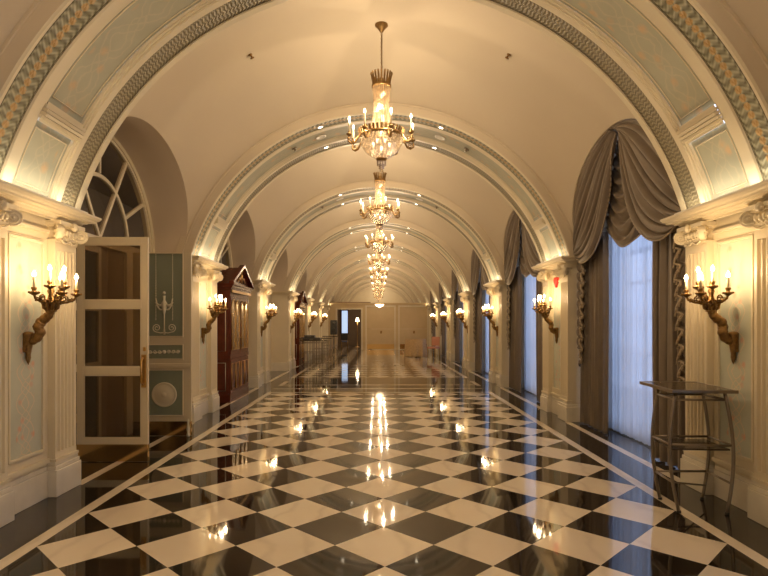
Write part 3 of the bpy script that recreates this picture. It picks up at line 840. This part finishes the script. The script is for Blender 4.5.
# ------------------------------------------------------------------ chandeliers
def strand(m, pts, r, n=5):
    for p in pts: m.lathe([(.001, -r*1.25), (r, 0), (.001, r*1.25)], p, n, sm=False)
def make_chandelier():
    r = empty('crystal_chandelier')      # z measured from the floor
    TOP = vault_top = AZ+.73+VR-.35
    MB().lathe([(.012, 5.395), (.02, 5.40), (.055, 5.455), (.085, 5.48), (.085, TOP+.01)], n=20).build('canopy', 'antique', r)
    m = MB()
    for i in range(18):
        z = 5.38-.026*i; a = i % 2
        m.tube([(.010*cos(t*pi/4)*(1-a), .010*cos(t*pi/4)*a, z-.013+.018*sin(t*pi/4)) for t in range(8)], .0035, 4, closed=True)
    m.tube([(.006, .006, 5.40), (.006, .006, 4.80)], .004, 5)
    m.build('chain', 'antique', r)
    m = MB(); n = 20
    for i in range(n):
        a = 2*pi*i/n; d = Vector((cos(a), sin(a), 0)); s_ = Vector((-d.y, d.x, 0))
        m.bar(d*.108+Vector((0, 0, 4.75)), d*.138+Vector((0, 0, 4.90)), .024, .008, d)
        m.ball(d*.140+Vector((0, 0, 4.905)), .011, 6, 4)
    m.lathe([(.11, 4.72), (.128, 4.73), (.128, 4.755), (.11, 4.765)], n=24); m.lathe([(.10, 4.75), (.03, 4.84), (.01, 4.87)], n=12)
    m.build('crown', 'antique', r)
    m = MB(); n = 26
    for i in range(n):
        a = 2*pi*i/n; pts = []
        for j in range(24):
            t = j/23; z = 4.73-.60*t; rr = .115-.022*sin(pi*min(1, t*1.25))+.055*max(0, t-.55)
            pts.append((rr*cos(a), rr*sin(a), z))
        strand(m, pts, .0125, 4)
    m.lathe([(.112, 4.72), (.095, 4.6), (.09, 4.5), (.095, 4.4), (.115, 4.25), (.14, 4.13)], n=26, sm=False)
    m.build('crystal_column', 'crystal', r)
    m = MB()
    m.lathe([(.25, 4.07), (.285, 4.08), (.285, 4.105), (.25, 4.115)], n=32)
    for i in range(36):
        a = 2*pi*i/36; d = Vector((cos(a), sin(a), 0))
        m.bar(d*.275+Vector((0, 0, 4.09)), d*.305+Vector((0, 0, 4.165)), .030, .008, d)
    for i in range(4):
        a = pi/4*(2*i); m.bar((.25*cos(a), .25*sin(a), 4.09), (0, 0, 4.09), .012, .012, (0, 0, 1))
    m.build('gallery_ring', 'antique', r)
    m = MB()   # basket of pendalogues
    rows = 9
    for j in range(rows):
        t = j/(rows-1); ph = t*pi/2*.86; rr = .27*cos(ph); z = 4.075-.26*sin(ph); n = max(8, int(34*cos(ph)))
        strand(m, [(rr*cos(2*pi*i/n), rr*sin(2*pi*i/n), z) for i in range(n)], .017, 4)
    m.lathe([(.26, 4.07), (.24, 3.96), (.19, 3.88), (.11, 3.83), (.06, 3.81)], n=30, sm=False)
    m.build('crystal_bowl', 'crystal', r)
    m = MB(); m.lathe([(.07, 3.80), (.075, 3.79), (.06, 3.775), (.03, 3.77)], n=16)
    m.build('bottom_ring', 'antique', r)
    m = MB()
    for rr, z0, k_ in ((.055, 3.76, 3), (.03, 3.72, 3)):
        for i in range(10):
            a = 2*pi*i/10; strand(m, [(rr*cos(a), rr*sin(a), z0-.022*q) for q in range(k_)], .010, 4)
    m.ball((0, 0, 3.635), .026, 8, 6, sz=1.3)
    m.build('drop', 'crystal', r)
    m = MB()
    for p in ((0, 0, 4.62), (.03, .03, 4.66), (-.03, .02, 4.5), (.02, -.03, 4.3), (.11, .05, 4.0), (-.11, .05, 4.0), (.05, -.12, 4.0), (-.05, -.11, 4.0), (0, .12, 3.97)): m.ball(p, .020, 8, 6, sz=1.6)
    m.build('inner_bulb', 'glowbulb', r)
    lamp('bowl_lamp', 'POINT', (0, 0, 4.00), CRYSTAL_W*2.2, WARM, .05, parent=r)
    lamp('column_lamp', 'POINT', (0, 0, 4.40), CRYSTAL_W*.45, WARM, .03, parent=r)
    for i in range(8):
        a = 2*pi*(i+.35)/8; d = Vector((cos(a), sin(a), 0)); Z = lambda z: Vector((0, 0, z))
        m = MB(); R = .43
        path = [d*.285+Z(4.09), d*.32+Z(4.04), d*.355+Z(3.975), d*.40+Z(3.96), d*.44+Z(3.985), d*.445+Z(4.03), d*R+Z(4.06)]
        m.tube(path, [.012, .013, .014, .014, .013, .011, .009], 7)
        m.tube([d*(.395+.035*(1-q/14*.8)*cos(q/14*3*pi))+Z(4.0+.035*(1-q/14*.8)*sin(q/14*3*pi)) for q in range(15)], .007, 5)
        e = d*R
        m.lathe([(.008, 4.05), (.030, 4.065), (.042, 4.08), (.016, 4.085), (.019, 4.11), (.017, 4.115), (.001, 4.112)], e, 12)
        arm = m.build('arm', 'antique', r)
        for q in range(3): pass
        candle_set(arm, e.x, e.y, 4.11, .145, CHAND_W/4 if i % 2 == 0 else 0, .014)
    for ch in [o for o in COL.objects if o.parent == r and o.name.split('.')[0] not in ('canopy', 'chain')]: ch.location.z -= .05
    return r
ch0 = make_chandelier()
for k in range(-1, KMAX):
    c = ch0 if k == -1 else copy_tree(ch0); c.location = (0, yb(k), 0)
    lb = 'crystal chandelier hanging directly above the camera' if k < 0 else ('nearest crystal chandelier, largest in view with its full chain and bowl' if k == 0 else
         '%s crystal chandelier from the camera hanging from the vault%s' % (ORD[k], ', beyond the end partition' if k > 5 else ''))
    tag(c, lb, 'chandelier', 'crystal chandeliers along the vault')

# ------------------------------------------------------------------ display stand at right
def make_stand():
    r = empty('display_stand', (2.70, 4.86, 0), radians(-4.5), label='grey metal two-tier display stand with bowed tubular legs against the right wall', cat='stand')
    ZT = 1.035
    m = MB(); m.box(-.235, .27, -.19, .50, ZT-.018, ZT, 0); 
    m.build('tabletop', 'shelf', r, bevel=.003)
    m = MB()
    for a, b, c, d_ in ((-.25, .285, -.205, -.19), (-.25, .285, .50, .515), (-.25, -.235, -.19, .50), (.27, .285, -.19, .50)): m.box(a, b, c, d_, ZT-.024, ZT+.004)
    m.build('top_rim', 'steel', r, bevel=.002)
    m = MB(); m.box(-.235, .235, -.17, .24, .525, .54); m.build('shelf', 'shelf', r, bevel=.003)
    base = [(-.19, -.185), (.19, -.205), (.185, .20), (-.195, .175)]
    tops = [(-.20, -.15), (.19, -.17), (.19, .22), (-.20, .20)]
    L = []
    for (bx_, by), (tx, ty) in zip(base, tops):
        P = []
        for i in range(17):
            t = i/16; x = bx_+(tx-bx_)*t; y = by+(ty-by)*t; bow = .062*sin(pi*t)
            sx = 1 if bx_ > 0 else -1
            P.append((x+sx*bow, y, t*(ZT-.02)))
        L.append(P); m = MB(); m.tube(P, .0145, 10); lg = m.build('leg', 'steel', r)
        MB().lathe([(.018, 0), (.018, .012), (.014, .02)], (P[0][0], P[0][1], 0), 10).build('foot', 'black', lg)
    for i, j, z in ((0, 1, 15), (1, 2, 15), (2, 3, 15), (3, 0, 15), (0, 1, 9), (1, 2, 9), (2, 3, 9), (3, 0, 9), (1, 2, 4), (3, 0, 4), (2, 3, 4)):
        m = MB(); m.tube([L[i][z], L[j][z]], .010, 8); m.build('crossbar', 'steel', r)
    m = MB(); m.tube([L[0][4], L[2][2]], .007, 6); m.build('crossbar', 'steel', r)
make_stand()

# ------------------------------------------------------------------ mahogany cabinets on the left
def arch_loop(y0, y1, z0, z1, x, n=12):
    r = (y1-y0)/2; c = (y0+y1)/2; P = [(x, y0, z0)]
    for i in range(n+1): a = pi-pi*i/n; P.append((x, c+r*cos(a), z1-r+r*sin(a)))
    P.append((x, y1, z0)); return P
def make_cabinet():
    r = empty('glazed_cabinet'); W, D, H = .80, .60, 2.28    # half width, depth, height; local x forward from the wall
    m = MB(); m.box(0, D-.04, -W+.02, W-.02, .0, H-.02); m.box(0, D, -W, W, 0, .16); m.box(0, D, -W, W, .88, .96); m.box(0, D, -W, W, H-.14, H)
    m.build('carcass', 'wood', r, bevel=.006)
    m = MB()
    for d, z0, z1 in ((.03, H, H+.04), (.06, H+.04, H+.09), (.09, H+.09, H+.12)): m.box(0, D+d, -W-d, W+d, z0, z1)
    m.build('crown_moulding', 'wood', r, bevel=.008)
    m = MB(); zt = H+.12; ap = H+.52     # gabled roof, open pediment in front
    m.prism([(-W-.09, zt), (W+.09, zt), (0, ap)], 0, D+.02, lambda a, b, c: (c, a, b))
    for s in (-1, 1): m.bar((D+.05, s*(W+.10), zt+.02), (D+.05, 0, ap+.03), .06, .10, (1, 0, 0))
    m.build('pediment', 'wood', r, bevel=.005)
    m = MB(); x = D+.03
    for s in (-1, 1):
        m.tube([(x, s*.30, zt+.07), (x, s*.20, zt+.17), (x, s*.08, zt+.13), (x, s*.06, zt+.24)], .014, 6)
        m.tube([(x, s*.05, zt+.05), (x, s*.02, zt+.3)], .012, 6)
    m.ball((x, 0, ap-.08), .035, 8, 6); m.bar((D+.04, -W, H-.03), (D+.04, W, H-.03), .05, .02, (1, 0, 0)); m.build('gilt_ornament', 'gold', r)
    for s in (-1, 1):
        dr = MB(); y0, y1 = sorted((s*.015, s*(W-.04))); dr.box(D-.04, D, y0, y1, .96, H-.14)
        o = dr.build('door', 'wood', r, bevel=.004)
        g = MB()
        for a, b in ((y0+.06, (y0+y1)/2-.02), ((y0+y1)/2+.02, y1-.06)):
            P = arch_loop(a, b, 1.06, H-.20, D+.004); bb = g.add(P); g.face([bb+i for i in range(len(P))][::-1])
        g.build('glass_pane', 'panelgold', o)
        f = MB()
        for a, b in ((y0+.06, (y0+y1)/2-.02), ((y0+y1)/2+.02, y1-.06)): f.tube(arch_loop(a, b, 1.06, H-.20, D+.008), .010, 5, closed=True)
        f.build('gilt_moulding', 'gold', o)
        lo = MB(); lo.box(D-.04, D, y0, y1, .17, .87); o2 = lo.build('lower_door', 'wood', r, bevel=.004)
        f = MB(); 
        for a, b in ((y0+.05, (y0+y1)/2-.015), ((y0+y1)/2+.015, y1-.05)):
            f.tube([(D+.006, a, .26), (D+.006, b, .26), (D+.006, b, .78), (D+.006, a, .78)], .009, 5, closed=True)
        f.build('gilt_moulding', 'gold', o2)
        MB().ball((D+.02, s*.05, 1.30), .018, 8, 6).build('knob', 'gold', o)
    for s in (-1, 1):     # long mouldings on the flanks
        f = MB(); y = s*(W-.012)
        for a, b, z0, z1 in ((.08, .26, 1.04, H-.22), (.31, .50, 1.04, H-.22), (.08, .50, .24, .80)): f.tube([(a, y, z0), (b, y, z0), (b, y, z1), (a, y, z1)], .008, 5, closed=True)
        f.build('side_moulding', 'relief', r)
    return r
cb = make_cabinet(); cb.location = (-BX+.01, 12.05, 0)
tag(cb, 'mahogany cabinet with gilt-framed arched panes and a gabled top, nearest one in the left wall', 'cabinet', 'mahogany cabinets')
c2 = copy_tree(cb); c2.location = (-BX+.01, 21.84, 0)
tag(c2, 'farther mahogany cabinet on the left wall, just before the service tables', 'cabinet', 'mahogany cabinets')

# ------------------------------------------------------------------ far end of the corridor
m = MB(); y0, y1 = ENDY, ENDY+.16
m.box(-3.7, -2.52, y0, y1, 0, 2.84); m.box(-2.52, -1.06, y0, y1, 2.44, 2.84); m.box(-1.06, -.72, y0, y1, 0, 2.84)
m.box(-.72, .95, y0, y1, 2.60, 2.84); m.box(.95, 1.28, y0, y1, 0, 2.84); m.box(1.28, 2.95, y0, y1, 2.60, 2.84); m.box(2.95, 3.7, y0, y1, 0, 2.84)
tag(m.build('wall_end', 'endpaint'), kind='structure')
m = MB(); m.box(-2.98, 2.98, y0-.10, y0, 2.76, 2.84); m.box(-2.98, 2.98, y0-.05, y0, 2.70, 2.76); tag(m.build('trim_1', 'endpaint'), kind='structure')
m = MB()
for a, b, h in ((-2.52, -1.06, 2.44), (-.72, .95, 2.6), (1.28, 2.95, 2.6)):
    m.box(a-.09, a, y0-.04, y0, 0, h+.09); m.box(b, b+.09, y0-.04, y0, 0, h+.09); m.box(a, b, y0-.04, y0, h, h+.09)
tag(m.build('trim_2', 'creamdk'), kind='structure')
for i, (a, b) in enumerate(((-.72, .95), (1.28, 2.95))):
    r = empty('door_%d' % (5+i), ((a+b)/2, ENDY+.05, 0), kind='structure'); w_ = (b-a)/2-.005
    r['label'] = 'cream flush door at the end of the corridor, %s' % ('brass kick plate shining, centre' if i == 0 else 'partly behind the round table')
    m = MB(); m.box(-w_, w_, -.02, .02, .33, 1.25); m.box(-w_, w_, -.02, .02, 1.262, 2.59); m.build('door_panel', 'endpaint', r)
    MB().box(-w_, w_, -.024, .02, .03, .33).build('kick_plate', 'gold' if i == 0 else 'brass', r)
    MB().box(-.02, .09, -.05, -.02, .98, 1.14).build('door_handle', 'bronze', r)
# room seen through the open doorway
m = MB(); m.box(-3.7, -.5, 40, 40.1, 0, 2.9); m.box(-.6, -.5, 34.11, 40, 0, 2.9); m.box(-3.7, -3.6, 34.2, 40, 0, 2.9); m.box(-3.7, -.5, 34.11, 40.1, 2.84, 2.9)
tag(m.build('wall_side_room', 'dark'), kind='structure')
m = MB(); m.box(-2.62, -2.2, 39.9, 39.98, .9, 2.5); wo = m.build('window_15', 'farwindow'); tag(wo, kind='structure')
m = MB(); m.box(-2.68, -2.62, 39.84, 39.98, .84, 2.56); m.box(-2.2, -2.14, 39.84, 39.98, .84, 2.56); m.box(-2.68, -2.14, 39.84, 39.98, 2.5, 2.56); m.box(-2.68, -2.14, 39.84, 39.98, .84, .9)
m.build('window_frame', 'wood', wo)
r = empty('stand_in_lamp', (-1.42, 37.5, 0), label='gold floor lamp standing in for a reflected chandelier beyond the open doorway', cat='lamp')  # floor lamp added in place of the glow of a mirrored chandelier
MB().lathe([(.16, 0), (.16, .03), (.03, .05), (.02, 1.0), (.03, 1.2), (.02, 1.7)], n=14).build('pole', 'gold', r)
MB().lathe([(.07, 1.98), (.14, 1.72)], n=18).build('lamp_shade', 'glowbulb', r)
lamp('lamp_bulb', 'POINT', (0, 0, 1.9), 25, WARM, .05, parent=r)
def chair(name, loc, rz, seatm, label, lean=0):
    r = empty(name, loc, rz, label=label, cat='chair')
    MB().box(-.22, .22, -.22, .22, .42, .48).build('seat', seatm, r, bevel=.015)
    m = MB(); m.box(-.21, .21, .20, .24, .55, .95); m.build('backrest', seatm, r, bevel=.015)
    for x in (-.2, .2):
        MB().tube([(x, -.2, 0), (x, -.2, .43)], .014, 6).build('leg', 'gold', r)
        MB().tube([(x, .26, 0), (x, .21, .45), (x, .22, .96)], .014, 6).build('leg', 'gold', r)
    return r
chair('banquet_chair', (-2.15, 35.3, 0), pi, 'black', 'dark chair standing just inside the open doorway at the far end')
for i, (x, y) in enumerate(((2.55, 26.0), (2.62, 26.9))):
    chair('banquet_chair', (x, y, 0), radians(-35), 'pink', '%s pink upholstered chair against the right wall by the round table' % ('nearer' if i == 0 else 'farther'))
# round skirted table
r = empty('round_table', (1.78, 26.9, 0), label='round table under a floor-length gold cloth at the far right', cat='table')
m = MB()
def sk(p, q):
    a = 2*pi*p; rr = .50+.03*q+.045*q*sin(a*11)+.01*sin(a*5); z = .84-.82*q
    return (rr*cos(a), rr*sin(a), z)
m.grid(sk, 112, 8); m.lathe([(.001, .845), (.50, .842)], n=40); m.build('tablecloth', 'cloth', r)
MB().lathe([(.45, .78), (.45, .83)], n=24).lathe([(.05, 0), (.05, .78)], n=10).build('tabletop', 'wood', r)
# service tables with chrome legs at far left
def service(name, x0, x1, ya, yb_, h, label):
    r = empty(name, (x0, ya, 0), label=label, cat='table', group='service tables at the far left')
    w_, d_ = x1-x0, yb_-ya
    MB().box(0, w_, 0, d_, h-.03, h).build('tabletop', 'shelf', r, bevel=.004)
    n = 5
    for j in range(2):
        for i in range(n):
            x = .03+(w_-.06)*i/(n-1); y = .03+(d_-.06)*j
            MB().tube([(x, y, 0), (x, y, h-.03)], .014, 6).build('leg', 'steel', r)
    for z in (.12, h*.55, h-.10):
        for j in range(2): MB().tube([(.03, .03+(d_-.06)*j, z), (w_-.03, .03+(d_-.06)*j, z)], .010, 6).build('crossbar', 'steel', r)
    return r
service('service_table', -2.80, -1.85, 19.8, 20.7, 1.0, 'nearest tall service table with tubular legs, black cases on it')
service('service_table', -2.75, -1.95, 22.8, 23.6, 1.0, 'middle tall service table at the far left')
service('service_table', -2.65, -1.95, 26.2, 27.0, 1.0, 'farthest tall service table, next to the black loudspeaker')
def case(x, y, z, w_, d_, h, label):
    r = empty('equipment_case', (x, y, z), label=label, cat='case', group='black cases on the service table')
    MB().box(-w_/2, w_/2, -d_/2, d_/2, 0, h).build('body', 'black', r, bevel=.01)
    MB().box(-w_/2-.004, w_/2+.004, -d_/2-.004, d_/2+.004, h*.48, h*.56).build('edging', 'steel', r)
    MB().tube([(-.06, -d_/2-.004, h*.35), (-.06, -d_/2-.03, h*.35), (.06, -d_/2-.03, h*.35), (.06, -d_/2-.004, h*.35)], .006, 5).build('handle', 'steel', r)
case(-2.42, 20.2, 1.0, .62, .5, .09, 'flat black case lying on the nearest service table, lower of two')
case(-2.50, 20.2, 1.09, .36, .4, .08, 'smaller black case on top of the flat one on the service table')
r = empty('loudspeaker', (-2.30, 28.6, 0), label='black loudspeaker on a pole stand at the far left by the end wall', cat='speaker')
MB().box(-.17, .17, -.16, .16, 1.02, 1.76).build('cabinet', 'black', r, bevel=.02)
m = MB(); m.lathe([(.12, 0), (.11, .01), (.03, -.01), (.001, 0)], (0, -.165, 1.25), 20, axis=(0, -1, 0)); m.build('woofer', 'black', r); m = MB(); m.lathe([(.06, 0), (.05, .008), (.001, 0)], (0, -.165, 1.58), 16, axis=(0, -1, 0)); m.build('tweeter', 'black', r)
MB().tube([(0, 0, .05), (0, 0, 1.02)], .018, 8).build('pole', 'black', r)
for i in range(3):
    a = 2*pi*i/3+.4; MB().tube([(0, 0, .45), (.32*cos(a), .32*sin(a), .01)], .012, 6).build('leg', 'black', r)
# pendant bowl lamp before the partition
r = empty('pendant_lamp', (.05, 32.6, 0), label='small glowing bowl pendant low in front of the end doors', cat='lamp')
MB().lathe([(.02, 2.52), (.18, 2.60), (.26, 2.70), (.25, 2.71)], n=24).build('lamp_shade', 'glowbulb', r)
MB().tube([(0, 0, 2.7), (0, 0, 5.3)], .006, 5).build('cord', 'gold', r)
# red heart-shaped fixture above the lamp of the second right pier
m = MB(); N = 28; pts = []
for i in range(N):
    a = 2*pi*i/N; pts.append((.0062*16*sin(a)**3, .0062*(13*cos(a)-5*cos(2*a)-2*cos(3*a)-cos(4*a))))
m.prism(pts, 0, .04, lambda a, b, c: (c, a, b)); o = m.build('wall_beacon', 'red', bevel=.008)
o.location = (WX+.066, yc(1)+.02, 2.33); o.rotation_euler = (0, 0, pi)
tag(o, 'small red heart-shaped fixture high on the second right pier', 'wall fixture')
# round black socket on the flank of the second right pier
m = MB(); m.lathe([(.035, 0), (.035, .012), (.02, .016), (.001, .010)], n=16, axis=(0, -1, 0)); o = m.build('wall_socket', 'black'); o.location = (3.24, yc(1)-.695, .93)
tag(o, 'round black socket on the flank of the second right pier', 'socket')
# daylight needs no helper: it enters from the sky through the right-hand windows
# unseen lamps added in the vestibule to brighten the brown glass on the left
for k in (0, 2, 4):
    r = empty('vestibule_fill_lamp', (-4.9, yb(k)+.3, 4.35), label='lamp added in the vestibule to brighten the left fanlight glass, bay %s' % ORD[k], cat='ceiling light', group='added vestibule fill lamps')
    MB().lathe([(.09, 0), (.10, -.03), (.06, -.06), (.001, -.07)], n=16).build('lamp_shade', 'glowbulb', r)
    lamp('lamp_bulb', 'POINT', (0, 0, -.15), 22, WARM, .05, parent=r)
